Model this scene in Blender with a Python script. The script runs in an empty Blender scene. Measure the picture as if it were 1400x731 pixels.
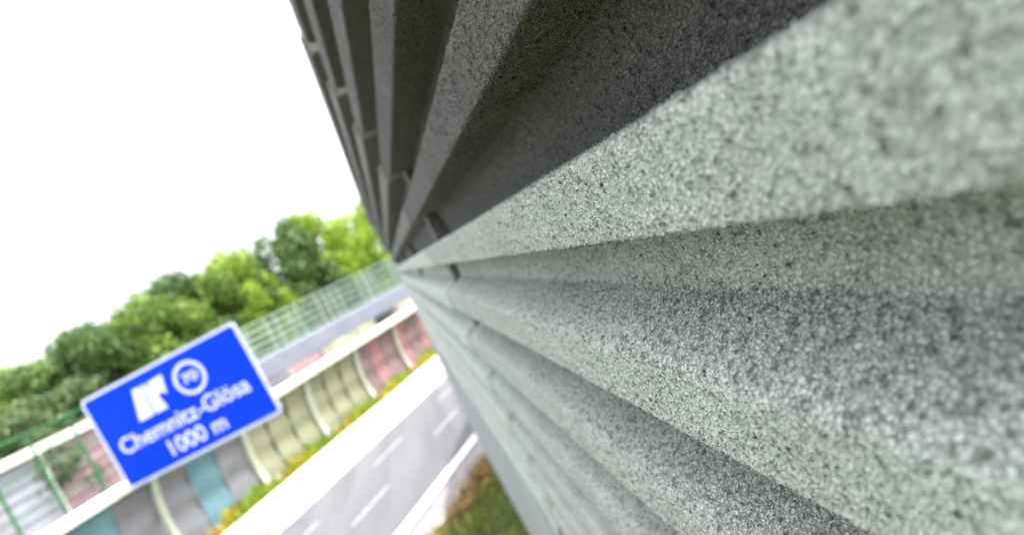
import bpy, math, random
import numpy as np
from mathutils import Vector, Matrix, Euler
rnd = random.Random(7)
NR = np.random.default_rng(11)
R = math.radians
sc = bpy.context.scene
C = sc.collection

# ------------------------------------------------------------------ helpers
def tag(o, label=None, cat=None, group=None, kind=None):
    if label: o['label'] = label
    if cat: o['category'] = cat
    if group: o['group'] = group
    if kind: o['kind'] = kind
    return o

def link(name, me, mat=None, parent=None, smooth=False):
    o = bpy.data.objects.new(name, me)
    C.objects.link(o)
    if mat is not None and not me.materials:
        for m in (mat if isinstance(mat, (list, tuple)) else [mat]):
            me.materials.append(m)
    if parent is not None:
        o.parent = parent
    if smooth:
        me.polygons.foreach_set('use_smooth', np.ones(len(me.polygons), dtype=bool))
    return o

def np_mesh(name, v, f):
    """v (n,3), f (m,k) numpy -> mesh, fast"""
    v = np.asarray(v, dtype=np.float32); f = np.asarray(f, dtype=np.int32)
    me = bpy.data.meshes.new(name)
    k = f.shape[1]
    me.vertices.add(len(v)); me.vertices.foreach_set('co', v.ravel())
    me.loops.add(f.size); me.loops.foreach_set('vertex_index', f.ravel())
    me.polygons.add(len(f))
    me.polygons.foreach_set('loop_start', np.arange(0, f.size, k, dtype=np.int32))
    me.update(calc_edges=True)
    return me

def grid_faces(nr, nc, flip=False):
    i = np.arange(nr - 1)[:, None] * nc + np.arange(nc - 1)[None, :]
    i = i.ravel()
    a = np.stack([i, i + 1, i + nc + 1, i + nc], 1)
    return a[:, ::-1] if flip else a

class MB:
    def __init__(s): s.v = []; s.f = []
    def add(s, vs, fs):
        b = len(s.v); s.v += [tuple(p) for p in vs]; s.f += [tuple(b + i for i in f) for f in fs]
    def box(s, lo, hi, M=None, bev=0.0):
        x0, y0, z0 = lo; x1, y1, z1 = hi
        vs = [Vector(p) for p in ((x0,y0,z0),(x1,y0,z0),(x1,y1,z0),(x0,y1,z0),(x0,y0,z1),(x1,y0,z1),(x1,y1,z1),(x0,y1,z1))]
        if M is not None: vs = [M @ p for p in vs]
        s.add(vs, [(0,3,2,1),(4,5,6,7),(0,1,5,4),(1,2,6,5),(2,3,7,6),(3,0,4,7)])
    def prism(s, prof, y0, y1, M=None):
        """closed profile of (x,z) extruded along y"""
        n = len(prof)
        vs = [Vector((x, y0, z)) for x, z in prof] + [Vector((x, y1, z)) for x, z in prof]
        if M is not None: vs = [M @ p for p in vs]
        s.add(vs, [tuple((i, (i+1) % n, n + (i+1) % n, n + i)) for i in range(n)] + [tuple(range(n-1, -1, -1)), tuple(range(n, 2*n))])
    def tube(s, pts, r, n=8):
        pts = [Vector(p) for p in pts]
        rs = r if isinstance(r, (list, tuple)) else [r] * len(pts)
        b = len(s.v); m = len(pts)
        for i, p in enumerate(pts):
            d = (pts[min(i+1, m-1)] - pts[max(i-1, 0)]).normalized()
            a = d.orthogonal().normalized(); c = d.cross(a)
            for k in range(n):
                t = 2 * math.pi * k / n
                s.v.append(tuple(p + (a * math.cos(t) + c * math.sin(t)) * rs[i]))
        for i in range(m - 1):
            for k in range(n):
                s.f.append((b + i*n + k, b + i*n + (k+1) % n, b + (i+1)*n + (k+1) % n, b + (i+1)*n + k))
        s.f.append(tuple(b + k for k in range(n-1, -1, -1))); s.f.append(tuple(b + (m-1)*n + k for k in range(n)))
    def build(s, name, mat, parent=None, smooth=False, bevel=0.0):
        me = bpy.data.meshes.new(name); me.from_pydata(s.v, [], s.f); me.update()
        o = link(name, me, mat, parent, smooth)
        if bevel:
            m = o.modifiers.new('bevel', 'BEVEL'); m.width = bevel; m.segments = 2; m.limit_method = 'ANGLE'
        return o

def empty(name, loc=(0,0,0), rz=0.0):
    o = bpy.data.objects.new(name, None); C.objects.link(o)
    o.location = loc; o.rotation_euler = (0, 0, rz); o.empty_display_size = .3
    return o

def copy_tree(o, parent=None):
    c = o.copy(); C.objects.link(c)
    if parent is not None: c.parent = parent
    for ch in [x for x in bpy.data.objects if x.parent == o]:
        copy_tree(ch, c)
    return c

# ------------------------------------------------------------------ materials
def mat(name, col, rough=.8, spec=.3, noise=None, metal=0, bump=None, extra=None):
    """noise=(scale, amount, (sx,sy,sz)) multiplies the colour; bump=(scale,strength,distance)"""
    m = bpy.data.materials.new(name); m.use_nodes = True
    nt = m.node_tree; N = nt.nodes; L = nt.links
    b = N['Principled BSDF']
    b.inputs['Base Color'].default_value = (*col, 1); b.inputs['Roughness'].default_value = rough
    b.inputs['Specular IOR Level'].default_value = spec; b.inputs['Metallic'].default_value = metal
    tc = N.new('ShaderNodeTexCoord')
    if noise:
        mp = N.new('ShaderNodeMapping'); mp.inputs['Scale'].default_value = noise[2] if len(noise) > 2 else (1,1,1)
        L.new(tc.outputs['Object'], mp.inputs[0])
        n = N.new('ShaderNodeTexNoise'); n.inputs['Scale'].default_value = noise[0]; n.inputs['Detail'].default_value = 6
        L.new(mp.outputs[0], n.inputs[0])
        r = N.new('ShaderNodeMapRange'); r.inputs['From Min'].default_value = .3; r.inputs['From Max'].default_value = .7
        r.inputs['To Min'].default_value = 1 - noise[1]; r.inputs['To Max'].default_value = 1 + noise[1]
        L.new(n.outputs[0], r.inputs[0])
        mx = N.new('ShaderNodeVectorMath'); mx.operation = 'SCALE'; mx.inputs[0].default_value = col
        L.new(r.outputs[0], mx.inputs['Scale']); L.new(mx.outputs[0], b.inputs['Base Color'])
    if bump:
        n2 = N.new('ShaderNodeTexNoise'); n2.inputs['Scale'].default_value = bump[0]; n2.inputs['Detail'].default_value = 5
        L.new(tc.outputs['Object'], n2.inputs[0])
        bp = N.new('ShaderNodeBump'); bp.inputs['Strength'].default_value = bump[1]; bp.inputs['Distance'].default_value = bump[2]
        L.new(n2.outputs[0], bp.inputs['Height']); L.new(bp.outputs[0], b.inputs['Normal'])
    return m

def foliage_mat(name, col, var=.35, trans=.35, hue2=None):
    """leaf colour varies leaf by leaf (random per island) and clump by clump"""
    m = bpy.data.materials.new(name); m.use_nodes = True
    nt = m.node_tree; N = nt.nodes; L = nt.links
    b = N['Principled BSDF']; out = N['Material Output']
    g = N.new('ShaderNodeNewGeometry'); tc = N.new('ShaderNodeTexCoord')
    n = N.new('ShaderNodeTexNoise'); n.inputs['Scale'].default_value = .5; n.inputs['Detail'].default_value = 3
    L.new(tc.outputs['Object'], n.inputs[0])
    ad = N.new('ShaderNodeMath'); ad.operation = 'ADD'
    L.new(g.outputs['Random Per Island'], ad.inputs[0]); L.new(n.outputs[0], ad.inputs[1])
    rp = N.new('ShaderNodeValToRGB')
    h = hue2 or tuple(min(1, c * 1.5) for c in col)
    rp.color_ramp.elements[0].position = .3; rp.color_ramp.elements[0].color = (*[c * (1 - var) for c in col], 1)
    rp.color_ramp.elements[1].position = 1.3 / 1.3; rp.color_ramp.elements[1].color = (*h, 1)
    e = rp.color_ramp.elements.new(.65); e.color = (*col, 1)
    dv = N.new('ShaderNodeMath'); dv.operation = 'DIVIDE'; dv.inputs[1].default_value = 1.5
    L.new(ad.outputs[0], dv.inputs[0]); L.new(dv.outputs[0], rp.inputs[0])
    L.new(rp.outputs[0], b.inputs['Base Color'])
    b.inputs['Roughness'].default_value = .55; b.inputs['Specular IOR Level'].default_value = .25
    t = N.new('ShaderNodeBsdfTranslucent'); L.new(rp.outputs[0], t.inputs['Color'])
    mx = N.new('ShaderNodeMixShader'); mx.inputs[0].default_value = trans
    L.new(b.outputs[0], mx.inputs[1]); L.new(t.outputs[0], mx.inputs[2]); L.new(mx.outputs[0], out.inputs['Surface'])
    return m

def grain_mat(name, col, cell=135.0, amp=.0054, method='BOTH', pit=(.30, .30, .28)):
    """no-fines concrete: rounded grains of a few mm with dark gaps between them"""
    m = bpy.data.materials.new(name); m.use_nodes = True
    m.displacement_method = method
    nt = m.node_tree; N = nt.nodes; L = nt.links
    b = N['Principled BSDF']; out = N['Material Output']
    tc = N.new('ShaderNodeTexCoord')
    # warp
    w = N.new('ShaderNodeTexNoise'); w.inputs['Scale'].default_value = cell * .45; w.inputs['Detail'].default_value = 1
    L.new(tc.outputs['Object'], w.inputs[0])
    wv = N.new('ShaderNodeVectorMath'); wv.operation = 'SCALE'; wv.inputs['Scale'].default_value = .9 / cell
    L.new(w.outputs['Color'], wv.inputs[0])
    av = N.new('ShaderNodeVectorMath'); av.operation = 'ADD'
    L.new(tc.outputs['Object'], av.inputs[0]); L.new(wv.outputs[0], av.inputs[1])
    def vor(scale, lo, hi):
        v = N.new('ShaderNodeTexVoronoi'); v.feature = 'DISTANCE_TO_EDGE'; v.inputs['Scale'].default_value = scale
        L.new(av.outputs[0], v.inputs['Vector'])
        r = N.new('ShaderNodeMapRange'); r.interpolation_type = 'SMOOTHERSTEP'
        r.inputs['From Min'].default_value = lo; r.inputs['From Max'].default_value = hi
        L.new(v.outputs['Distance'], r.inputs[0]); return r
    v1 = vor(cell, -.12, .20); v2 = vor(cell * .55, -.12, .22)
    # random pits where grains are missing
    pn = N.new('ShaderNodeTexNoise'); pn.inputs['Scale'].default_value = cell * .62; pn.inputs['Detail'].default_value = 2
    L.new(tc.outputs['Object'], pn.inputs[0])
    pr = N.new('ShaderNodeMapRange'); pr.interpolation_type = 'SMOOTHSTEP'
    pr.inputs['From Min'].default_value = .33; pr.inputs['From Max'].default_value = .43
    L.new(pn.outputs[0], pr.inputs[0])
    ma = N.new('ShaderNodeMath'); ma.operation = 'MULTIPLY_ADD'; ma.inputs[1].default_value = .72
    L.new(v1.outputs[0], ma.inputs[0])
    mb = N.new('ShaderNodeMath'); mb.operation = 'MULTIPLY'; mb.inputs[1].default_value = .28
    L.new(v2.outputs[0], mb.inputs[0]); L.new(mb.outputs[0], ma.inputs[2])
    mm = N.new('ShaderNodeMath'); mm.operation = 'MULTIPLY_ADD'; mm.inputs[1].default_value = .6
    L.new(pr.outputs[0], mm.inputs[0]); L.new(ma.outputs[0], mm.inputs[2])        # height 0..1.7
    # slow unevenness of the casting
    ln = N.new('ShaderNodeTexNoise'); ln.inputs['Scale'].default_value = 9; ln.inputs['Detail'].default_value = 3
    L.new(tc.outputs['Object'], ln.inputs[0])
    m3 = N.new('ShaderNodeMath'); m3.operation = 'MULTIPLY_ADD'; m3.inputs[1].default_value = .5
    L.new(ln.outputs[0], m3.inputs[0]); L.new(mm.outputs[0], m3.inputs[2])
    ds = N.new('ShaderNodeDisplacement'); ds.inputs['Scale'].default_value = amp; ds.inputs['Midlevel'].default_value = 1.25
    L.new(m3.outputs[0], ds.inputs['Height']); L.new(ds.outputs[0], out.inputs['Displacement'])
    # colour: cement grains, dirt and painted shade in the gaps and pits, slow stains
    cr = N.new('ShaderNodeMapRange'); cr.inputs['From Min'].default_value = .55; cr.inputs['From Max'].default_value = 1.3
    # pores of upward-facing faces darkened further: dirt plus painted shade (attribute 'upslope_shade', 0..1)
    at = N.new('ShaderNodeAttribute'); at.attribute_name = 'upslope_shade'
    dm = N.new('ShaderNodeMath'); dm.operation = 'MULTIPLY_ADD'; dm.inputs[1].default_value = -.30
    L.new(at.outputs['Fac'], dm.inputs[0]); L.new(mm.outputs[0], dm.inputs[2])
    L.new(dm.outputs[0], cr.inputs[0])
    st = N.new('ShaderNodeTexNoise'); st.inputs['Scale'].default_value = 3.5; st.inputs['Detail'].default_value = 5; st.inputs['Roughness'].default_value = .6
    L.new(tc.outputs['Object'], st.inputs[0])
    sr = N.new('ShaderNodeMapRange'); sr.inputs['From Min'].default_value = .3; sr.inputs['From Max'].default_value = .7
    sr.inputs['To Min'].default_value = .86; sr.inputs['To Max'].default_value = 1.1
    L.new(st.outputs[0], sr.inputs[0])
    mc = N.new('ShaderNodeMix'); mc.data_type = 'RGBA'
    mc.inputs[6].default_value = (*[c * p for c, p in zip(col, pit)], 1); mc.inputs[7].default_value = (*col, 1)
    L.new(cr.outputs[0], mc.inputs[0])
    vs = N.new('ShaderNodeVectorMath'); vs.operation = 'SCALE'
    L.new(mc.outputs[2], vs.inputs[0]); L.new(sr.outputs[0], vs.inputs['Scale'])
    L.new(vs.outputs[0], b.inputs['Base Color'])
    b.inputs['Roughness'].default_value = .6; b.inputs['Specular IOR Level'].default_value = .45
    return m

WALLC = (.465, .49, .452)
WALLD = (.125, .124, .115)  # upper ribs: darker copy of the concrete, shade of the recesses in its colour
M = dict(
    grain=grain_mat('porous_concrete', WALLC),
    grain_far=grain_mat('porous_concrete_far', WALLC, cell=150, amp=.0036, method='BUMP'),
    grain_up=grain_mat('shaded_concrete', WALLD),
    grain_up_far=grain_mat('shaded_concrete_far', WALLD, cell=150, amp=.0036, method='BUMP'),
    plinth=mat('smooth_concrete', (.27, .29, .29), .75, noise=(1.1, .22, (1, 2.2, .35)), bump=(60, .5, .005)),
    joint=mat('joint_mortar', (.12, .12, .11), .95, noise=(40, .4)),
    asphalt=mat('asphalt', (.082, .082, .09), .85, noise=(1.2, .2, (1, .05, 1)), bump=(90, .3, .01)),
    shoulder=mat('shoulder', (.17, .155, .16), .9, noise=(2, .2)),
    gutter=mat('gutter_paving', (.25, .19, .17), .9, noise=(3, .2)),
    paint_worn=mat('worn_road_paint', (.24, .24, .24), .7, noise=(5, .3)),
    paint=mat('road_paint', (.5, .5, .5), .6, noise=(6, .06)),
    concrete_white=mat('pale_concrete', (.5, .5, .47), .8, noise=(1.5, .12), bump=(30, .3, .01)),
    cap=mat('cap_paint', (.74, .76, .66), .6, noise=(.8, .06)),
    postp=mat('cream_steel', (.72, .74, .62), .5, noise=(2, .05)),
    green=mat('green_steel', (.03, .14, .055), .45, noise=(3, .1)),
    grail=mat('galvanised_green', (.36, .42, .37), .45, noise=(3, .1)),
    net=mat('net_green', (.05, .20, .10), .7, noise=(3, .2)),
    girder=mat('girder_paint', (.22, .225, .275), .6, noise=(.5, .08)),
    soil=mat('soil', (.09, .08, .05), .95, noise=(1, .3)),
    ground=mat('meadow', (.055, .075, .025), .95, noise=(.4, .35)),
    hill=mat('hill_forest', (.05, .09, .04), .95, noise=(.03, .4)),
    blue=mat('sign_blue', (.0, .038, .70), .75, .12, noise=(1.2, .05)),
    white=mat('sign_white', (.62, .66, .8), .45, noise=(3, .03)),
    steel=mat('zinc_steel', (.4, .41, .42), .4, metal=.6, noise=(2, .1)),
    teal=mat('panel_teal', (.24, .42, .50), .6, noise=(.9, .1)),
    grey=mat('panel_grey', (.36, .355, .385), .6, noise=(.9, .1)),
    beige=mat('panel_beige', (.50, .49, .34), .6, noise=(.9, .1)),
    pink=mat('panel_pink', (.58, .30, .31), .6, noise=(.9, .1)),
    mauve=mat('panel_mauve', (.40, .27, .28), .6, noise=(.9, .1)),
    bark=mat('bark', (.10, .08, .06), .9, noise=(4, .3)),
    stone=mat('pale_stone', (.55, .54, .5), .85, noise=(5, .2), bump=(12, .6, .03)),
)
L_dark = foliage_mat('leaves_dark', (.06, .125, .035), .4, hue2=(.12, .21, .05))
L_mid = foliage_mat('leaves_mid', (.11, .20, .035), .4, hue2=(.20, .31, .05))
L_lime = foliage_mat('leaves_lime', (.20, .32, .03), .35, hue2=(.33, .44, .04))
L_grey = foliage_mat('leaves_greygreen', (.075, .12, .05), .35, hue2=(.15, .20, .08))
G_yel = foliage_mat('herbs_yellowgreen', (.32, .36, .04), .35, hue2=(.55, .46, .05))
G_lime = foliage_mat('herbs_lime', (.2, .34, .04), .35, hue2=(.34, .46, .06))
G_or = foliage_mat('herbs_orange', (.38, .20, .03), .3, hue2=(.5, .28, .03))
G_olive = foliage_mat('herbs_olive', (.18, .23, .05), .4, hue2=(.30, .30, .08))
G_brown = foliage_mat('herbs_brown', (.24, .15, .08), .4, hue2=(.36, .24, .13))

# ------------------------------------------------------------------ motorway frame (D = offset to the left, T = along)
RB = R(31)
nv = Vector((-math.cos(RB), math.sin(RB), 0)); tv = Vector((math.sin(RB), math.cos(RB), 0))
ROAD = Matrix(((nv.x, tv.x, 0, 0), (nv.y, tv.y, 0, 0), (0, 0, 1, 0), (0, 0, 0, 1)))   # (D,T,z) -> world (mirrored frame)
def W(D, T, z=0.0): return nv * D + tv * T + Vector((0, 0, z))
def sheet(name, D0, D1, T0, T1, z, m, seg=1):
    Ts = np.linspace(T0, T1, seg + 1)
    mb = MB()
    for a, b in zip(Ts[:-1], Ts[1:]):
        mb.add([W(D0, a, z), W(D0, b, z), W(D1, b, z), W(D1, a, z)], [(0, 1, 2, 3)])
    return tag(mb.build(name, m), kind='structure')

def terr(D, T):
    z = np.full_like(D, -8.0)
    # bank under the near wall
    z = np.where(D < 13, np.interp(D, [-50, 0, 5, 9.3, 11.9, 12.1], [-4.9, -5.0, -5.35, -6.4, -7.95, -8.0]), z)
    k2 = np.clip((D - 47) / 16, 0, 1); z = np.where(D > 47, -8 + 5.0 * k2 * k2 * (3 - 2 * k2), z)
    k3 = np.clip((D - 150) / 420, 0, 1)
    hill = 50 * k3 * k3 * (3 - 2 * k3) * (.85 + .3 * np.sin(T / 170.0 + 1.1) + .12 * np.sin(T / 61.0))
    z = z + np.where(D > 150, hill, 0)
    z = z + np.where(D > 60, .3 * np.sin(D / 7.0) * np.sin(T / 9.0), 0)
    return z
Ds = np.concatenate([[-3500, -2200, -1300, -800], np.linspace(-500, 0, 12), np.linspace(3, 9, 5), np.linspace(9.5, 13, 15), [13.1, 24, 28, 35, 46], np.linspace(47, 64, 14), np.linspace(70, 150, 18), np.linspace(170, 1400, 50), [2000, 3500]])
Ts = np.concatenate([[-3500, -1800], np.linspace(-900, -80, 18), np.linspace(-60, 140, 70), np.linspace(160, 1600, 50), [2200, 3500]])
DD, TT = np.meshgrid(Ds, Ts, indexing='ij'); ZZ = terr(DD, TT) - .02
P = np.stack([nv.x * DD + tv.x * TT, nv.y * DD + tv.y * TT, ZZ], -1).reshape(-1, 3)
g = link('ground', np_mesh('ground', P, grid_faces(len(Ds), len(Ts))), M['ground'], smooth=True)
tag(g, kind='structure')
sheet('road', 13.8, 22.9, -150, 400, -7.99, M['asphalt'], 4)
sheet('road_shoulder', 12.15, 13.8, -150, 400, -7.992, M['shoulder'])
sheet('gutter', 22.9, 23.7, -150, 400, -7.985, M['gutter'])
sheet('far_carriageway', 33, 46, -150, 400, -7.99, M['asphalt'], 4)
sheet('edge_line_right', 14.0, 14.5, -150, 400, -7.984, M['paint'])
sheet('edge_line_left', 22.5, 22.65, -150, 400, -7.984, M['paint'])
mb = MB()
for Dl, T0, ln, per in ((17.45, 19.0, 2.9, 7.6), (20.2, 17.4, 3.0, 7.6)):
    for k in range(-6, 30):
        a = T0 + per * k
        mb.add([W(Dl, a, -7.984), W(Dl, a + ln, -7.984), W(Dl + .13, a + ln, -7.984), W(Dl + .13, a, -7.984)], [(0, 1, 2, 3)])
tag(mb.build('lane_markings', M['paint_worn']), kind='structure')

# ------------------------------------------------------------------ near wall (porous concrete with horizontal ribs)
P0 = .283; PER = .3052; DEP = .115
ZTOP = 1.60; ZBOT = -2.02
def lean(z): return -.109 * np.log1p(np.exp((z - .32) * 9)) / 9 * 1.0
def profile():
    """corner list from top to bottom, x is depth behind the rib face"""
    pts = [(DEP * .4, ZTOP + .02)]
    for k in range(5, -6, -1):
        lip = -.092 + PER * k; nose = lip + .124
        if k >= 1:
            pts += [(0, nose), (0, lip), (.145, lip - .006), (.172, lip - .165)]
        else:
            pts += [(0, nose), (0, lip), (DEP, lip - .014), (DEP, lip - .118)]
    k = -6; lip = -.092 + PER * k; nose = lip + .124
    pts += [(0, nose), (0, ZBOT + .0)]
    return [p for p in pts]
def resample(pts, ds):
    out = []
    for (a, b), (c, d) in zip(pts[:-1], pts[1:]):
        n = max(1, int(round(math.hypot(c - a, d - b) / ds)))
        for i in range(n): out.append((a + (c - a) * i / n, b + (d - b) * i / n))
    out.append(pts[-1]); return np.array(out)
def gauss(a, s):
    k = int(3 * s); w = np.exp(-.5 * (np.arange(-k, k + 1) / s) ** 2); w /= w.sum()
    pad = np.concatenate([2 * a[0] - a[k:0:-1], a, 2 * a[-1] - a[-2:-k - 2:-1]])
    return np.convolve(pad, w, 'valid')
raw = resample(profile(), .001)
sm1 = np.stack([gauss(raw[:, 0], 5), gauss(raw[:, 1], 5)], 1)
sm2 = np.stack([gauss(raw[:, 0], 11), gauss(raw[:, 1], 11)], 1)
ph = ((raw[:, 1] + .092 + 10 * PER) % PER)                # 0 at the lip, .124 at the nose
wgt = np.exp(-((ph - .128) / .045) ** 2)[:, None]
wgt = np.maximum(wgt, .1)
sm = sm1 * (1 - wgt) + sm2 * wgt
arc = np.concatenate([[0], np.cumsum(np.hypot(*np.diff(sm, axis=0).T))])
def prof_at(step_fn):
    s = 0; S = [0.0]
    while s < arc[-1]:
        z = np.interp(s, arc, sm[:, 1]); s += step_fn(z); S.append(min(s, arc[-1]))
    S = np.array(S); return np.stack([np.interp(S, arc, sm[:, 0]), np.interp(S, arc, sm[:, 1])], 1)

def rib_panel(name, length, ys, pf, material, parent, loc, rz, CH=.035, BACK=.24):
    """ys along the panel in 0..length"""
    x = pf[:, 0] + P0 + lean(pf[:, 1]); z = pf[:, 1]
    ys = np.array(ys); n = len(x)
    cols_y = [0.0] + list(ys) + [length]
    V = []
    X = np.tile(x[:, None], (1, len(ys))); 
    e = np.minimum(ys, length - ys); ch = np.clip(CH - e, 0, CH) * .8
    X = X + ch[None, :]
    Y = np.tile(ys[None, :], (n, 1)); Z = np.tile(z[:, None], (1, len(ys)))
    xb = P0 + BACK
    X = np.concatenate([np.full((n, 1), xb), X, np.full((n, 1), xb)], 1)
    Y = np.concatenate([np.full((n, 1), ys[0]), Y, np.full((n, 1), ys[-1])], 1)
    Z = np.concatenate([z[:, None], Z, z[:, None]], 1)
    top = np.stack([np.full(X.shape[1], xb), Y[0], np.full(X.shape[1], z[0])], -1)[None]
    bot = np.stack([np.full(X.shape[1], xb), Y[-1], np.full(X.shape[1], z[-1])], -1)[None]
    A = np.concatenate([top, np.stack([X, Y, Z], -1), bot], 0)
    me = np_mesh(name, A.reshape(-1, 3) - np.array([P0, 0, 0]), grid_faces(A.shape[0], A.shape[1], flip=True))
    dx_ = np.gradient(x); dz_ = np.gradient(z); up = np.clip(dx_ * -1 / np.maximum(1e-6, np.hypot(dx_, dz_)), 0, 1)
    up = np.concatenate([[0], up, [0]])
    at = me.attributes.new('upslope_shade', 'FLOAT', 'POINT'); at.data.foreach_set('value', np.repeat(up, A.shape[1]).astype(np.float32))
    o = link(name, me, material, parent, smooth=True)
    o.location = loc; o.rotation_euler = (0, 0, rz)
    return o

wall = empty('noise_barrier_wall', (P0, 0, -5))
tag(wall, 'tall grey porous concrete noise barrier with horizontal ribs, close beside the viewer', 'wall')
# plan: polyline of panel starts
GAP = .15; PL = 4.0
pos = Vector((P0, .12, 0)); head = 0.0
segs = []
segs.append((Vector((P0, -3.95, 0)), 0.0)); segs.append((Vector((P0, -8.02, 0)), 0.0))
turn = [0, 0, 0, 0, 0, 7, 7, 7, 7, 3] + [0] * 12
cur = pos.copy()
for t in turn:
    head += t
    segs.append((cur.copy(), head))
    cur = cur + Vector((math.sin(R(head)), math.cos(R(head)), 0)) * (PL + GAP)

SEAM = .047
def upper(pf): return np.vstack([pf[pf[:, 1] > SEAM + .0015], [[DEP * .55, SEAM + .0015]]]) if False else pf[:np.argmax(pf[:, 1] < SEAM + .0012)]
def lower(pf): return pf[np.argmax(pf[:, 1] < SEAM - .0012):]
fine = lambda z: .0014 if -1.2 < z < .75 else (.003 if -1.6 < z < 1.2 else .005)
coarse = lambda z: .008
pf_f = prof_at(fine); pf_c = prof_at(coarse)
y = .16; ys_f = [0, .01, .02, .035, .05, .09, .12]
while y + .12 < 3.9:
    ys_f.append(y)
    w = y + .12
    y += .0014 if w < 1.1 else min(.012, .0014 * (w / 1.1) ** 1.6)
ys_f += [3.9, 3.95, 3.965, 3.98, 3.99, 4.0]
ys_c = [0, .01, .02, .035] + list(np.linspace(.1, 3.9, 20)) + [3.965, 3.98, 3.99, 4.0]
print('fine panel', len(pf_f), len(ys_f), len(pf_f) * len(ys_f))
inv = Vector((P0, 0, -5))
shared = {}
for i, (p, h) in enumerate(segs):
    jit = Vector((rnd.uniform(-.004, .004), 0, rnd.uniform(-.006, .006))) if i != 2 else Vector()
    loc = p - inv + jit
    if i >= 3: loc.x -= .016
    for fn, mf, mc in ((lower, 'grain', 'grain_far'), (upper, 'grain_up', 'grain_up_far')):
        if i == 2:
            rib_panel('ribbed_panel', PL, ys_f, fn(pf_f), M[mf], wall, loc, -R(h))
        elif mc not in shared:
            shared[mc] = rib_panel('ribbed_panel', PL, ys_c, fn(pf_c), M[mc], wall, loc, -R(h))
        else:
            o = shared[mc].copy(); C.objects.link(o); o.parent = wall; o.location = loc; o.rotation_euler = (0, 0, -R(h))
    # plinth below, set 6 mm proud, and the post in the joint
    mb = MB(); mb.box((-.006, .004, -5.6), (.23, PL - .004, ZBOT - .006))
    q = mb.build('plinth', M['plinth'], wall, bevel=.012); q.location = loc; q.rotation_euler = (0, 0, -R(h))
    mb = MB(); mb.box((.075, -GAP - .02, -5.5), (.22, .02, ZTOP - .05))
    q = mb.build('joint_post', M['joint'], wall); q.location = p - inv; q.rotation_euler = (0, 0, -R(h))
    mb = MB(); mb.box((.242, -.3, -5.5), (.34, PL + .3, ZTOP - .02))
    q = mb.build('back_slab', M['plinth'], wall); q.location = p - inv; q.rotation_euler = (0, 0, -R(h))

# ------------------------------------------------------------------ median barrier
T0 = -12.0
proto = None
for k in range(26):
    if proto is None:
        prof = [(23.75, -8.0), (24.45, -8.0), (24.45, -7.9), (24.28, -7.65), (24.22, -6.98), (24.19, -6.94), (24.01, -6.94), (23.98, -6.98), (23.92, -7.65), (23.75, -7.9)]
        mb = MB(); mb.prism([(a - 24.1, c + 8) for a, c in prof], 0, 5.94, ROAD)
        proto = o = mb.build('concrete_barrier', M['concrete_white'], bevel=.03)
    else:
        o = proto.copy(); C.objects.link(o)
    o.location = W(24.1 + rnd.uniform(-.03, .03), T0 + 6 * k, -8 + rnd.uniform(-.05, .05))
    tag(o, 'white concrete crash barrier block in the row between road and herbs', 'barrier', 'crash barrier blocks along the road')

# ------------------------------------------------------------------ opposite noise wall with curved cream posts
def wcurve(z):
    """offset of the face in D at height z (0..4.4): concave towards the road"""
    t = z / 4.4
    return 28.9 - .95 * (abs(t - .42) ** 2.0) * 1.7 + .05
def opp_profile(n=45):
    out = []
    for i in range(n + 1):
        z = .02 + 4.1 * i / n
        rib = .10 * math.sin(z * 2 * math.pi / 1.36 + .6)
        out.append((wcurve(z) + rib, z))
    return out
def col_panel(T0, T1, m, parent, nlouv=34):
    mb = MB(); z0, z1 = .02, 4.12
    n = nlouv * 2
    pts = []
    for i in range(n + 1):
        z = z0 + (z1 - z0) * i / n
        d = wcurve(z) + .06 * math.sin(z * 2 * math.pi / 1.42 + .5) + (.03 if i % 2 else -.0)
        pts.append((d, z))
    poly = pts + [(29.35, z1), (29.35, z0)]
    nn = len(pts)
    vs = [W(d, T0, z) for d, z in poly] + [W(d, T1, z) for d, z in poly]
    k = len(poly)
    mb.add(vs, [(i, (i + 1) % k, k + (i + 1) % k, k + i) for i in range(k)] + [tuple(range(k - 1, -1, -1)), tuple(range(k, 2 * k))])
    return mb.build('wall_panel', m, parent)
opp = empty('coloured_noise_wall', W(28.9, 0, -8)); opp_base = W(28.9, 0, 0)
tag(opp, 'noise wall of coloured louvred panels between curved cream posts under a pale cap', 'wall')
posts_T = [20.9 + 5.88 * k for k in range(-5, 17)]
cols = {-1: ['grey', 'teal', 'grey'], 0: ['grey', 'teal', 'grey'], 1: ['beige', 'beige', 'beige'], 2: ['beige', 'beige', 'beige'],
        3: ['mauve', 'pink', 'mauve'], 4: ['pink', 'mauve', 'pink'], -2: ['teal', 'grey', 'teal'], 5: ['teal', 'grey', 'teal']}
for j in range(len(posts_T) - 1):
    k = j - 5
    cc = cols.get(k, cols[(k + 2) % 8 - 2])
    a, b = posts_T[j] + .13, posts_T[j + 1] - .13; w = (b - a) / 3
    for q in range(3):
        o = col_panel(a + w * q + .03, a + w * (q + 1) - .03, M[cc[q]], opp); o.location = -opp_base
        if q:
            mb = MB()
            zs = np.linspace(.05, 4.1, 10)
            prof = [(wcurve(z) - .07, z) for z in zs] + [(wcurve(z) + .1, z) for z in zs[::-1]]
            mb.prism(prof, a + w * q - .027, a + w * q + .027, ROAD)
            o = mb.build('mullion', M['green' if cc[q] == 'beige' else 'grey'], opp); o.location = -opp_base
for T in posts_T:
    zs = np.linspace(-.1, 4.1, 14)
    mb = MB(); prof = [(wcurve(z) - .34, z) for z in zs] + [(wcurve(z) - .14, z) for z in zs[::-1]]
    mb.prism(prof, T - .15, T + .15, ROAD)
    o = mb.build('post', M['postp'], opp); o.location = -opp_base
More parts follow.
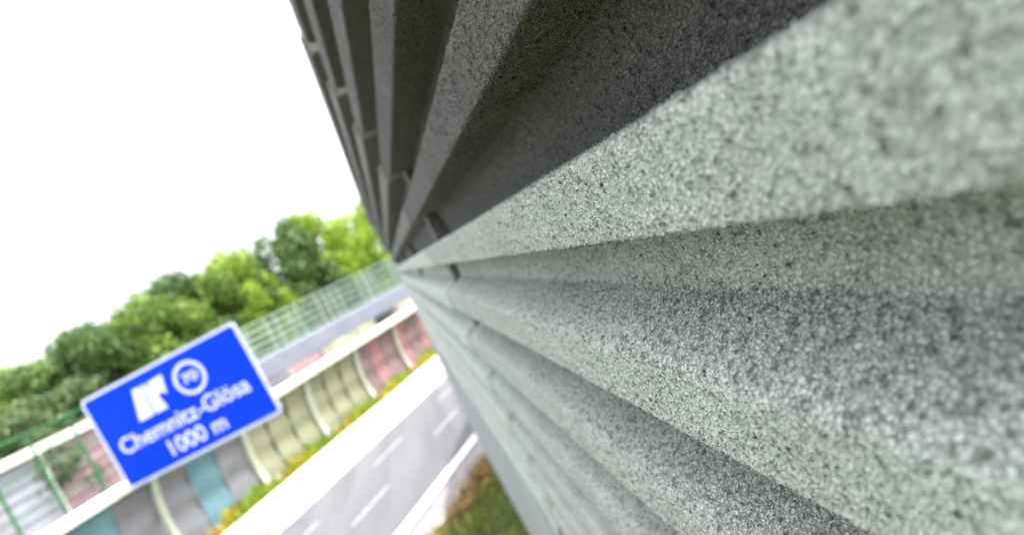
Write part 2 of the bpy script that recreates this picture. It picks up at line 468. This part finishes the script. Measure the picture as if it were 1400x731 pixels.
mb = MB(); mb.prism([(27.95, 4.14), (29.3, 4.14), (29.3, 4.45), (28.6, 4.56), (27.95, 4.45)], posts_T[0] - .2, posts_T[-1] + .2, ROAD)
o = mb.build('wall_cap', M['cap'], opp, bevel=.02); o.location = -opp_base

# ------------------------------------------------------------------ second noise wall beyond the far carriageway
w2 = empty('distant_noise_wall', W(46.5, 0, -8)); b2 = W(46.5, 0, 0)
tag(w2, 'second noise wall with pale cap behind the green steel fence', 'wall')
seq = ['grey', 'beige', 'beige', 'mauve', 'pink', 'grey', 'mauve', 'beige', 'grey']
for k in range(20):
    a = -20 + 6.0 * k
    H2 = 6.9 if k < 10 else 3.5
    mb = MB(); mb.box((46.4, a + .06, .02), (46.7, a + 5.94, H2), ROAD)
    for r_ in range(9 if k < 10 else 4):
        mb.box((46.33, a + .1, .3 + .75 * r_), (46.4, a + 5.9, .75 + .75 * r_), ROAD)
    o = mb.build('wall_panel', M[{7: 'grey', 8: 'mauve', 9: 'pink'}.get(k, seq[(k * 4) % 9])], w2); o.location = -b2
    mb = MB(); mb.box((46.1, a - .08, -.1), (46.36, a + .08, H2), ROAD)
    o = mb.build('post', M['cap'], w2); o.location = -b2
mb = MB(); mb.box((46.0, -20.3, 6.92), (46.9, 40.0, 7.5), ROAD)
o = mb.build('wall_cap', M['cap'], w2, bevel=.03); o.location = -b2

# ------------------------------------------------------------------ green steel fence behind the first wall
fe = empty('steel_mesh_fence', W(30.2, 0, -8)); bf = W(30.2, 0, 0)
tag(fe, 'green steel fence with wire mesh standing on the far side of the coloured wall', 'fence')
FT = [18.2 + 1.87 * k for k in range(-14, 8)]
for T in FT:
    mb = MB(); mb.box((30.14, T - .05, 0), (30.26, T + .05, 6.75), ROAD)
    o = mb.build('post', M['green'], fe); o.location = -bf
    mb = MB(); mb.tube([W(30.2, T, 6.75), W(30.2, T, 8.3)], .045, 6)
    o = mb.build('post_extension', M['green'], fe); o.location = -bf
for z, r_ in ((6.72, .035), (5.2, .025), (8.28, .035), (7.5, .03)):
    mb = MB(); mb.tube([W(30.12, FT[0], z), W(30.12, FT[-1], z)], r_, 6)
    o = mb.build('rail', M['green'], fe); o.location = -bf
mb = MB()
for i in range(int((FT[-1] - FT[0]) / .16)):
    T = FT[0] + .16 * i
    mb.tube([W(30.2, T, 4.6), W(30.2, T, 8.28)], .005, 3)
for i in range(20):
    z = 4.7 + .18 * i
    mb.tube([W(30.2, FT[0], z), W(30.2, FT[-1], z)], .005, 3)
o = mb.build('wire_mesh', M['green'], fe); o.location = -bf

# ------------------------------------------------------------------ bridge edge with railing beyond (grey girder)
br = empty('footbridge', W(34, 34, -8)); bb = W(34, 34, 0)
tag(br, 'grey bridge deck edge with light railing of paired posts, right of the blue sign', 'bridge')
TB0, TB1 = 33.2, 92.0
def sl(T): return 0.9 * (T - 36) / 40.0       # railing climbs a little
def beam(name, D0, D1, zb0, zb1, zt0, zt1, T0_, T1_, m):
    mb = MB()
    vs = []
    for T, zb, zt in ((T0_, zb0, zt0), (T1_, zb1, zt1)):
        vs += [W(D0, T, zb), W(D1, T, zb), W(D1, T, zt), W(D0, T, zt)]
    mb.add(vs, [(0, 3, 2, 1), (4, 5, 6, 7), (0, 1, 5, 4), (1, 2, 6, 5), (2, 3, 7, 6), (3, 0, 4, 7)])
    o = mb.build(name, m, br, bevel=.02); o.location = -bb; return o
beam('girder', 34, 37.5, 4.75, 4.75, 6.1, 6.25, TB0, TB1, M['girder'])
for T in (35, 55, 75, 90):
    beam('pier', 34.6, 36.8, -.1, -.1, 4.74, 4.74, T, T + .9, M['concrete_white'])
for side, D in ((0, 34.12), (1, 37.3)):
    for k in range(9):
        for dT in (0, 1.1):
            T = 38.3 + 6.45 * k + dT - 3.2 * 0
            if T > TB1: continue
            beam('railing_post', D, D + .09, 6.1, 6.1, 8.65 + sl(T), 8.65 + sl(T), T, T + .12, M['grail'])
    for i, f in enumerate((.16, .37, .58, .79, 1.0)):
        beam('railing_rail', D - .07, D - .005, 6.15 + 2.48 * f - .03, 6.15 + 2.48 * f + sl(TB1) * f - .03,
             6.15 + 2.48 * f + .03, 6.15 + 2.48 * f + sl(TB1) * f + .03, TB0, TB1, M['grail'])
mb = MB()
for i in range(int((TB1 - TB0) / .22)):
    T = TB0 + .22 * i
    mb.tube([W(34.2, T, 6.2), W(34.2, T, 8.5 + sl(T))], .018, 3)
for i in range(14):
    f = i / 14
    mb.tube([W(34.2, TB0, 6.2 + 2.35 * f), W(34.2, TB1, 6.2 + (2.35 + sl(TB1)) * f)], .012, 3)
o = mb.build('safety_net', M['net'], br); o.location = -bb

# ------------------------------------------------------------------ the blue direction sign
def bearing(b, r, z): return Vector((math.sin(R(b)) * r, math.cos(R(b)) * r, z))
rR = 29.2
pR = bearing(-12.45, rR, 0); pL = bearing(-24.1, rR * 1.14, 0)
SW = (pR - pL).length
zb, zt = -3.55, .70
ux = (pR - pL).normalized(); un = Vector((ux.y, -ux.x, 0))    # un faces the viewer
if un.dot(pR) > 0: un = -un
SH = zt - zb
S = empty('motorway_sign', (pL + pR) / 2 + Vector((0, 0, zb)))
S.rotation_euler = Euler((0, R(-2.6), math.atan2(ux.y, ux.x)), 'XYZ')
tag(S, 'blue motorway exit sign with white border, reading Chemnitz-Glösa 1000 m', 'sign')
# local frame: x right, y away from the viewer, z up, origin bottom centre
def rrect(w, h, r, n=6, cz=0):
    pts = []
    for cx_, cy_, a0 in ((w/2 - r, h/2 - r, 0), (-w/2 + r, h/2 - r, 90), (-w/2 + r, -h/2 + r, 180), (w/2 - r, -h/2 + r, 270)):
        for i in range(n + 1):
            a = R(a0 + 90 * i / n); pts.append((cx_ + r * math.cos(a), cz + cy_ + r * math.sin(a)))
    return pts
def flat(name, prof, y0, y1, m, parent=None):
    mb = MB(); mb.prism(prof, y0, y1); return mb.build(name, m, parent)
flat('border', rrect(SW, SH, .22, cz=SH/2), .0, .06, M['white'], S)
face = flat('face', rrect(SW - .24, SH - .24, .12, cz=SH/2), -.012, .0, M['blue'], S)
def uvp(u, v): return ((u - .5) * SW, (1 - v) * SH)
def sym(name, pts): return flat(name, [uvp(.376 + (p[0] - .376) * .92, .29 + (p[1] - .29) * .92) for p in pts], -.022, -.0125, M['white'], face)
sym('road_symbol', [(.297, .125), (.352, .125), (.345, .46), (.243, .46)])
sym('exit_arrow', [(.383, .125), (.392, .19), (.408, .205), (.398, .13), (.508, .115), (.482, .325), (.452, .27), (.43, .30), (.43, .35), (.445, .46), (.358, .46), (.362, .125)])
cu, cv = .632, .286
mb = MB(); n = 40; c0 = uvp(cu, cv); ro, ri = .095 * SW, .076 * SW
vs = []
for rr_ in (ro, ri):
    for yy in (-.022, -.0125):
        for i in range(n):
            a = 2 * math.pi * i / n; vs.append((c0[0] + rr_ * math.cos(a), yy, c0[1] + rr_ * math.sin(a)))
fs = []
for i in range(n):
    j = (i + 1) % n
    fs += [(i, j, 2*n + j, 2*n + i), (i, n + i, n + j, j), (2*n + i, 2*n + j, 3*n + j, 3*n + i)]
mb.add(vs, fs); mb.build('number_ring', M['white'], face)
def text(name, body, u, v, cap, width=None, off=.012):
    cu_ = bpy.data.curves.new(name, 'FONT'); cu_.body = body; cu_.align_x = 'CENTER'; cu_.align_y = 'CENTER'
    cu_.size = cap / .70; cu_.extrude = .004; cu_.offset = off
    o = bpy.data.objects.new(name, cu_); C.objects.link(o)
    bpy.context.view_layer.update()
    dg = bpy.context.evaluated_depsgraph_get()
    me = bpy.data.meshes.new_from_object(o.evaluated_get(dg))
    bpy.data.objects.remove(o)
    o = link(name, me, M['white'], face)
    me.materials.clear(); me.materials.append(M['white'])
    x, z = uvp(u, v); o.location = (x, -.0175, z); o.rotation_euler = (R(90), 0, 0)
    xs = [q.co.x for q in me.vertices]
    if width: o.scale = (width / (max(xs) - min(xs)), 1, 1)
    return o
text('lettering', 'Chemnitz-Glösa', .492, .60, .16 * SH, .83 * SW, .010)
text('lettering', '1000 m', .50, .825, .16 * SH, .36 * SW, .010)
text('lettering', '70', cu, cv, .62 * ri * 1.15, 1.25 * ri, .01)
# carrying frame, hidden behind the plate, on a mast that stands behind the coloured wall
mb = MB()
for z in (.7, SH - .7): mb.box((-SW/2 + .3, .075, z - .08), (SW/2 - .3, .21, z + .08))
for x in (-2.4, -.8, .8, 2.4): mb.box((x - .05, .06, .2), (x + .05, .075, SH - .2))
mb.build('back_frame', M['steel'], S)
mb = MB(); mb.box((-SW/2 + .2, .22, SH * .5 - .22), (SW/2 - 1.2, .56, SH * .5 + .22))
mb.build('cantilever_arm', M['steel'], S, bevel=.02)
bpy.context.view_layer.update()
SI = S.matrix_world.inverted()
mp_ = SI @ bearing(-21.2, 36.3, 0)
mb = MB(); mb.box((mp_.x - .2, mp_.y - .2, -3.43 - zb), (mp_.x + .2, mp_.y + .2, SH * .5 + .3)); mb.build('mast', M['steel'], S, bevel=.02)
a_ = Vector((-SW/2 + 2.0, .57, SH * .5)); b_ = Vector((mp_.x, mp_.y - .21, SH * .5))
mb = MB(); mb.tube([a_, b_], .14, 10); mb.build('strut', M['steel'], S)

# ------------------------------------------------------------------ foliage
def leaf_cloud(centers, radii, count, size, flat_=.75, seed=0, shell=.55, asp=.6, up=0.0):
    g_ = np.random.default_rng(seed)
    centers = np.array(centers, float); radii = np.array(radii, float)
    pick = g_.choice(len(centers), count, p=radii ** 2 / (radii ** 2).sum())
    d = g_.normal(size=(count, 3)); d /= np.linalg.norm(d, axis=1)[:, None]
    rr = radii[pick] * (shell + (1 - shell) * g_.random(count)) * (1 + .12 * g_.normal(size=count))
    c = centers[pick] + d * rr[:, None] * np.array([1, 1, flat_])
    nrm = d + g_.normal(size=(count, 3)) * .7 + np.array([0, 0, up]); nrm /= np.linalg.norm(nrm, axis=1)[:, None]
    a = np.cross(nrm, g_.normal(size=(count, 3))); a /= np.linalg.norm(a, axis=1)[:, None]
    b = np.cross(nrm, a)
    s = size * (.6 + .8 * g_.random(count))[:, None]
    v = np.stack([c - a * s, c + b * s * asp, c + a * s, c - b * s * asp], 1).reshape(-1, 3)
    f = np.arange(count * 4).reshape(-1, 4)
    return v, f
def crown_mesh(name, h, w, seed, nb=26, leaves=9000, size=.22):
    g_ = np.random.default_rng(seed)
    cs, rs = [], []
    for i in range(nb):
        t = g_.random(); a = g_.random() * 6.283
        zc = h * (.22 + .66 * t); env = w * .5 * math.sqrt(max(.05, 1 - ((t - .38) / .66) ** 2))
        q = env * (.35 + .55 * math.sqrt(g_.random()))
        cs.append((q * math.cos(a), q * math.sin(a), zc)); rs.append(w * (.10 + .10 * g_.random()))
    v, f = leaf_cloud(cs, rs, leaves, size, seed=seed + 1, shell=.6)
    return np_mesh(name, v, f), cs
def trunk_mesh(name, h, cs, seed):
    mb = MB(); g_ = random.Random(seed)
    mb.tube([(0, 0, -.6), (.05, 0, h * .15), (-.08, .05, h * .4), (.05, -.05, h * .72)], [.32, .25, .18, .07], 10)
    for c in cs[::2]:
        z0_ = max(h * .15, c[2] * .55)
        mb.tube([(0, 0, z0_), (c[0] * .5, c[1] * .5, (z0_ + c[2]) * .52), c], [.10, .06, .025], 6)
    me = bpy.data.meshes.new(name); me.from_pydata(mb.v, [], mb.f); me.update(); return me
kinds = []
for i in range(4):
    cm, cs = crown_mesh('crown', 12, 10.5, 40 + i * 7)
    kinds.append((cm, trunk_mesh('trunk', 12, cs, i)))
def tree(b, rng, top, wid, k, lm, label, name='broadleaf_tree', zg=None):
    p = bearing(b, rng, 0)
    D = p.dot(nv); T = p.dot(tv)
    zg = float(terr(np.array([D]), np.array([T]))[0]) if zg is None else zg
    root = empty(name, (p.x, p.y, zg), rnd.uniform(0, 6.28))
    hh = (top - zg) / 10.9
    root.scale = (wid / 10.5, wid / 10.5, hh)
    tag(root, label, 'tree', 'trees behind the far wall')
    for nm, me, mt in (('crown', kinds[k][0], lm), ('trunk', kinds[k][1], M['bark'])):
        me2 = me
        key = nm + mt.name + str(k)
        if key not in cache:
            me2 = me.copy(); me2.materials.clear(); me2.materials.append(mt); cache[key] = me2
        link(nm, cache[key], None, root)
cache = {}
tl = lambda el, r: r * math.tan(R(el))
TREES = [  # bearing, range, elevation of top, width, kind, leaves, label
    (-34.5, 72, 4.6, 13, 0, L_mid, 'mid green tree beyond the left edge of the photo'),
    (-30.0, 70, 4.4, 11, 1, L_mid, 'low mid green tree at the far left end of the tree row'),
    (-26.6, 74, 5.1, 8, 3, L_mid, 'rounded green tree where the tree row steps down on the left'),
    (-23.6, 66, 6.0, 10.5, 2, L_dark, 'dark green broad tree above the left corner of the sign'),
    (-19.2, 68, 7.2, 10.5, 0, L_mid, 'tall mid green tree left above the sign'),
    (-21.6, 60, 5.2, 7.5, 3, L_dark, 'dark lower tree touching the top left corner of the sign'),
    (-16.6, 74, 6.9, 9.5, 1, L_dark, 'dark green tree over the middle of the sign'),
    (-13.6, 66, 6.3, 7.5, 2, L_mid, 'fresh green tree over the right half of the sign'),
    (-11.6, 70, 6.3, 7, 3, L_lime, 'light green rounded tree just left of the dark one'),
    (-8.4, 70, 6.8, 10, 0, L_dark, 'tallest dark tree right of the sign corner'),
    (-10.2, 66, 4.6, 6.5, 1, L_dark, 'dark lower tree behind the right corner of the sign'),
    (-6.4, 72, 6.5, 8.0, 3, L_dark, 'dark tree between the tallest dark tree and the bright yellow green one'),
    (-4.6, 74, 7.0, 7.5, 1, L_lime, 'bright yellow green tree right of the dark tall tree'),
    (-2.0, 66, 5.1, 6.0, 2, L_lime, 'bright lime tree above the bridge railing near the ribbed wall'),
    (0.6, 70, 5.6, 8.5, 3, L_lime, 'bright lime tree partly hidden by the ribbed concrete wall'),
    (-4.2, 71, 3.6, 6.5, 2, L_grey, 'pale grey green small tree just above the railing'),
    (-7.0, 70, 3.2, 5.5, 0, L_grey, 'greyish bush-like tree at the foot of the dark tall tree'),
    (-18.0, 56, 3.0, 7, 2, L_mid, 'green small tree behind the upper edge of the sign'),
    (-14.2, 56, 3.2, 7, 0, L_dark, 'small dark tree behind the sign'),
    (-24.8, 58, 2.6, 7.5, 1, L_grey, 'greyish green low tree behind the mesh fence'),
    (-28.4, 58, 2.4, 8, 3, L_grey, 'pale grey green low tree behind the mesh fence at the left edge'),
    (-31.5, 60, 2.2, 8, 2, L_dark, 'dark low tree outside the left edge of the photo'),
    (4.5, 74, 6.5, 9, 0, L_mid, 'mid green tree hidden behind the ribbed wall'),
    (9.5, 78, 6.5, 10, 1, L_dark, 'dark green tree hidden behind the ribbed wall'),
]
for b, r_, el, wd, k, lm, lab in TREES:
    if b < -12: el -= .5
    r2 = max(r_, 50.5 / math.sin(R(31 - b)))
    tree(b, r2, tl(el, r2), 1.15 * wd * r2 / r_, k, lm, lab)

# herbs and grass as counted-by-nobody cover
def strip_cover(name, n, Drange, Trange, hgt, size, m, seed, top=None, lean_=.25):
    g_ = np.random.default_rng(seed)
    D = g_.uniform(*Drange, n); T = g_.uniform(*Trange, n)
    z0_ = terr(D, T)
    clump = .55 + .45 * np.sin(T * 1.9 + seed) * np.sin(T * .73 + D * 1.3) + .25 * g_.random(n)
    hh = hgt * np.clip(clump, .25, 1.3) * (.5 + .5 * g_.random(n))
    base = np.stack([nv.x * D + tv.x * T, nv.y * D + tv.y * T, z0_], 1)
    ang = g_.uniform(0, 6.283, n); dx = np.stack([np.cos(ang), np.sin(ang), np.zeros(n)], 1)
    w = size * (.5 + g_.random(n))
    ld = g_.normal(size=(n, 3)) * lean_; ld[:, 2] = 0
    t0 = base if top is None else base + np.stack([np.zeros(n), np.zeros(n), hh * top], 1)
    tip = base + ld * hh[:, None] + np.stack([np.zeros(n), np.zeros(n), hh], 1)
    mid = (t0 + tip) / 2 + ld * .1
    v = np.stack([t0 - dx * w[:, None] * .4, mid + dx * w[:, None], tip, mid - dx * w[:, None]], 1)
    v = v.reshape(-1, 3); f = np.arange(n * 4).reshape(-1, 4)
    return link(name, np_mesh(name, v, f), m)
tag(strip_cover('herbs', 26000, (24.9, 27.9), (-10, 120), 1.15, .09, G_lime, 1), 'lime green herbs between white barrier and coloured wall', 'herbs', kind='stuff')
tag(strip_cover('herbs', 16000, (24.9, 27.4), (-10, 120), 1.25, .09, G_yel, 2), 'yellowish flowering herbs between white barrier and coloured wall', 'herbs', kind='stuff')
tag(strip_cover('herbs', 2500, (24.9, 27.0), (-10, 120), 1.35, .08, G_or, 3, top=.7), 'orange tips among the herbs by the coloured wall', 'herbs', kind='stuff')
tag(strip_cover('grass', 60000, (8.0, 12.0), (-4, 60), .5, .025, G_olive, 4, lean_=.5), 'olive green grass on the bank under the ribbed wall', 'grass', kind='stuff')
tag(strip_cover('grass', 30000, (1.0, 8.0), (-4, 30), .45, .025, G_olive, 5, lean_=.5), 'olive green grass at the foot of the ribbed wall', 'grass', kind='stuff')
tag(strip_cover('dry_grass', 26000, (9.0, 11.9), (-4, 60), .75, .02, G_brown, 6, lean_=.4), 'brown dry stalks on the bank beside the road', 'grass', kind='stuff')
tag(strip_cover('flowers', 900, (8, 11.9), (-4, 50), .75, .04, G_or, 8, top=.8, lean_=.4), 'small orange flowers in the grass of the bank', 'flowers', kind='stuff')
# pale stones along the foot of the bank
def stone(T, D, s):
    import bmesh
    bm = bmesh.new(); bmesh.ops.create_icosphere(bm, subdivisions=3, radius=1)
    ph_ = rnd.uniform(0, 9)
    for v in bm.verts:
        c = v.co; k = 1 + .16 * math.sin(c.x * 3.1 + ph_) * math.sin(c.y * 2.7 + ph_ * 2) + .1 * math.sin(c.z * 5 + ph_)
        v.co = Vector((c.x * s[0], c.y * s[1], c.z * s[2])) * k
    me = bpy.data.meshes.new('boulder'); bm.to_mesh(me); bm.free()
    o = link('boulder', me, M['stone'], smooth=True)
    z = float(terr(np.array([D]), np.array([T]))[0])
    o.location = W(D, T, z + s[2] * .55); o.rotation_euler = (0, 0, -RB + rnd.uniform(-.2, .2)); return o
tag(stone(18.6, 12.3, (.22, .55, .26)), 'large pale stone at the edge of the road bank', 'stone')
tag(stone(16.9, 12.2, (.2, .34, .2)), 'smaller pale stone by the grass at the bottom edge', 'stone')

# ------------------------------------------------------------------ light, sky, camera
SUN_EL, SUN_AZ = 78.0, 110.0          # azimuth clockwise from +Y
sun = bpy.data.lights.new('sun', 'SUN'); sun.energy = 2.6; sun.angle = R(1.5); sun.color = (1, .96, .9)
so = bpy.data.objects.new('sun', sun); C.objects.link(so)
sd = Vector((math.sin(R(SUN_AZ)) * math.cos(R(SUN_EL)), math.cos(R(SUN_AZ)) * math.cos(R(SUN_EL)), math.sin(R(SUN_EL))))
so.rotation_euler = sd.to_track_quat('Z', 'Y').to_euler()
w = bpy.data.worlds.new('World'); sc.world = w; w.use_nodes = True
nt = w.node_tree; N = nt.nodes; L = nt.links
sky = N.new('ShaderNodeTexSky'); sky.sky_type = 'NISHITA'; sky.sun_disc = False
sky.sun_elevation = R(SUN_EL); sky.sun_rotation = R(SUN_AZ); sky.air_density = 1.0; sky.dust_density = 5.0; sky.ozone_density = 1.0
hs = N.new('ShaderNodeHueSaturation'); hs.inputs['Saturation'].default_value = .3; hs.inputs['Value'].default_value = 1.5
L.new(sky.outputs[0], hs.inputs['Color']); # high thin overcast: brighter overhead than at the horizon (about 1 + 2 sin(elevation))
tcw = N.new('ShaderNodeTexCoord'); sx = N.new('ShaderNodeSeparateXYZ'); L.new(tcw.outputs['Generated'], sx.inputs[0])
mr = N.new('ShaderNodeMapRange'); mr.inputs['From Min'].default_value = 0; mr.inputs['From Max'].default_value = 1
mr.inputs['To Min'].default_value = .8; mr.inputs['To Max'].default_value = 1.0
L.new(sx.outputs['Z'], mr.inputs[0])
vm = N.new('ShaderNodeVectorMath'); vm.operation = 'SCALE'; L.new(hs.outputs[0], vm.inputs[0]); L.new(mr.outputs[0], vm.inputs['Scale'])
L.new(vm.outputs[0], N['Background'].inputs['Color']); N['Background'].inputs['Strength'].default_value = .15

cam = bpy.data.cameras.new('camera'); co = bpy.data.objects.new('camera', cam); C.objects.link(co)
cam.sensor_width = 36; cam.lens = 900 / 1400 * 36; cam.clip_start = .02; cam.clip_end = 4000
yaw, pitch, roll = R(9.85), R(4.2), R(25)
fw = Vector((math.sin(yaw) * math.cos(pitch), math.cos(yaw) * math.cos(pitch), -math.sin(pitch)))
r0 = Vector((math.cos(yaw), -math.sin(yaw), 0)); u0 = r0.cross(fw)
uu = math.cos(roll) * u0 + math.sin(roll) * r0; rr = math.cos(roll) * r0 - math.sin(roll) * u0
co.matrix_world = Matrix((( rr.x, uu.x, -fw.x, 0), (rr.y, uu.y, -fw.y, 0), (rr.z, uu.z, -fw.z, 0), (0, 0, 0, 1)))
cam.dof.use_dof = True; cam.dof.focus_distance = .92; cam.dof.aperture_fstop = 2.3
sc.camera = co
sc.view_settings.view_transform = 'Standard'; sc.view_settings.look = 'None'
sc.view_settings.exposure = 1.83; sc.view_settings.gamma = 1
sc.cycles.use_denoising = True
sc.cycles.max_bounces = 6; sc.cycles.diffuse_bounces = 2
sc.render.engine = 'CYCLES'
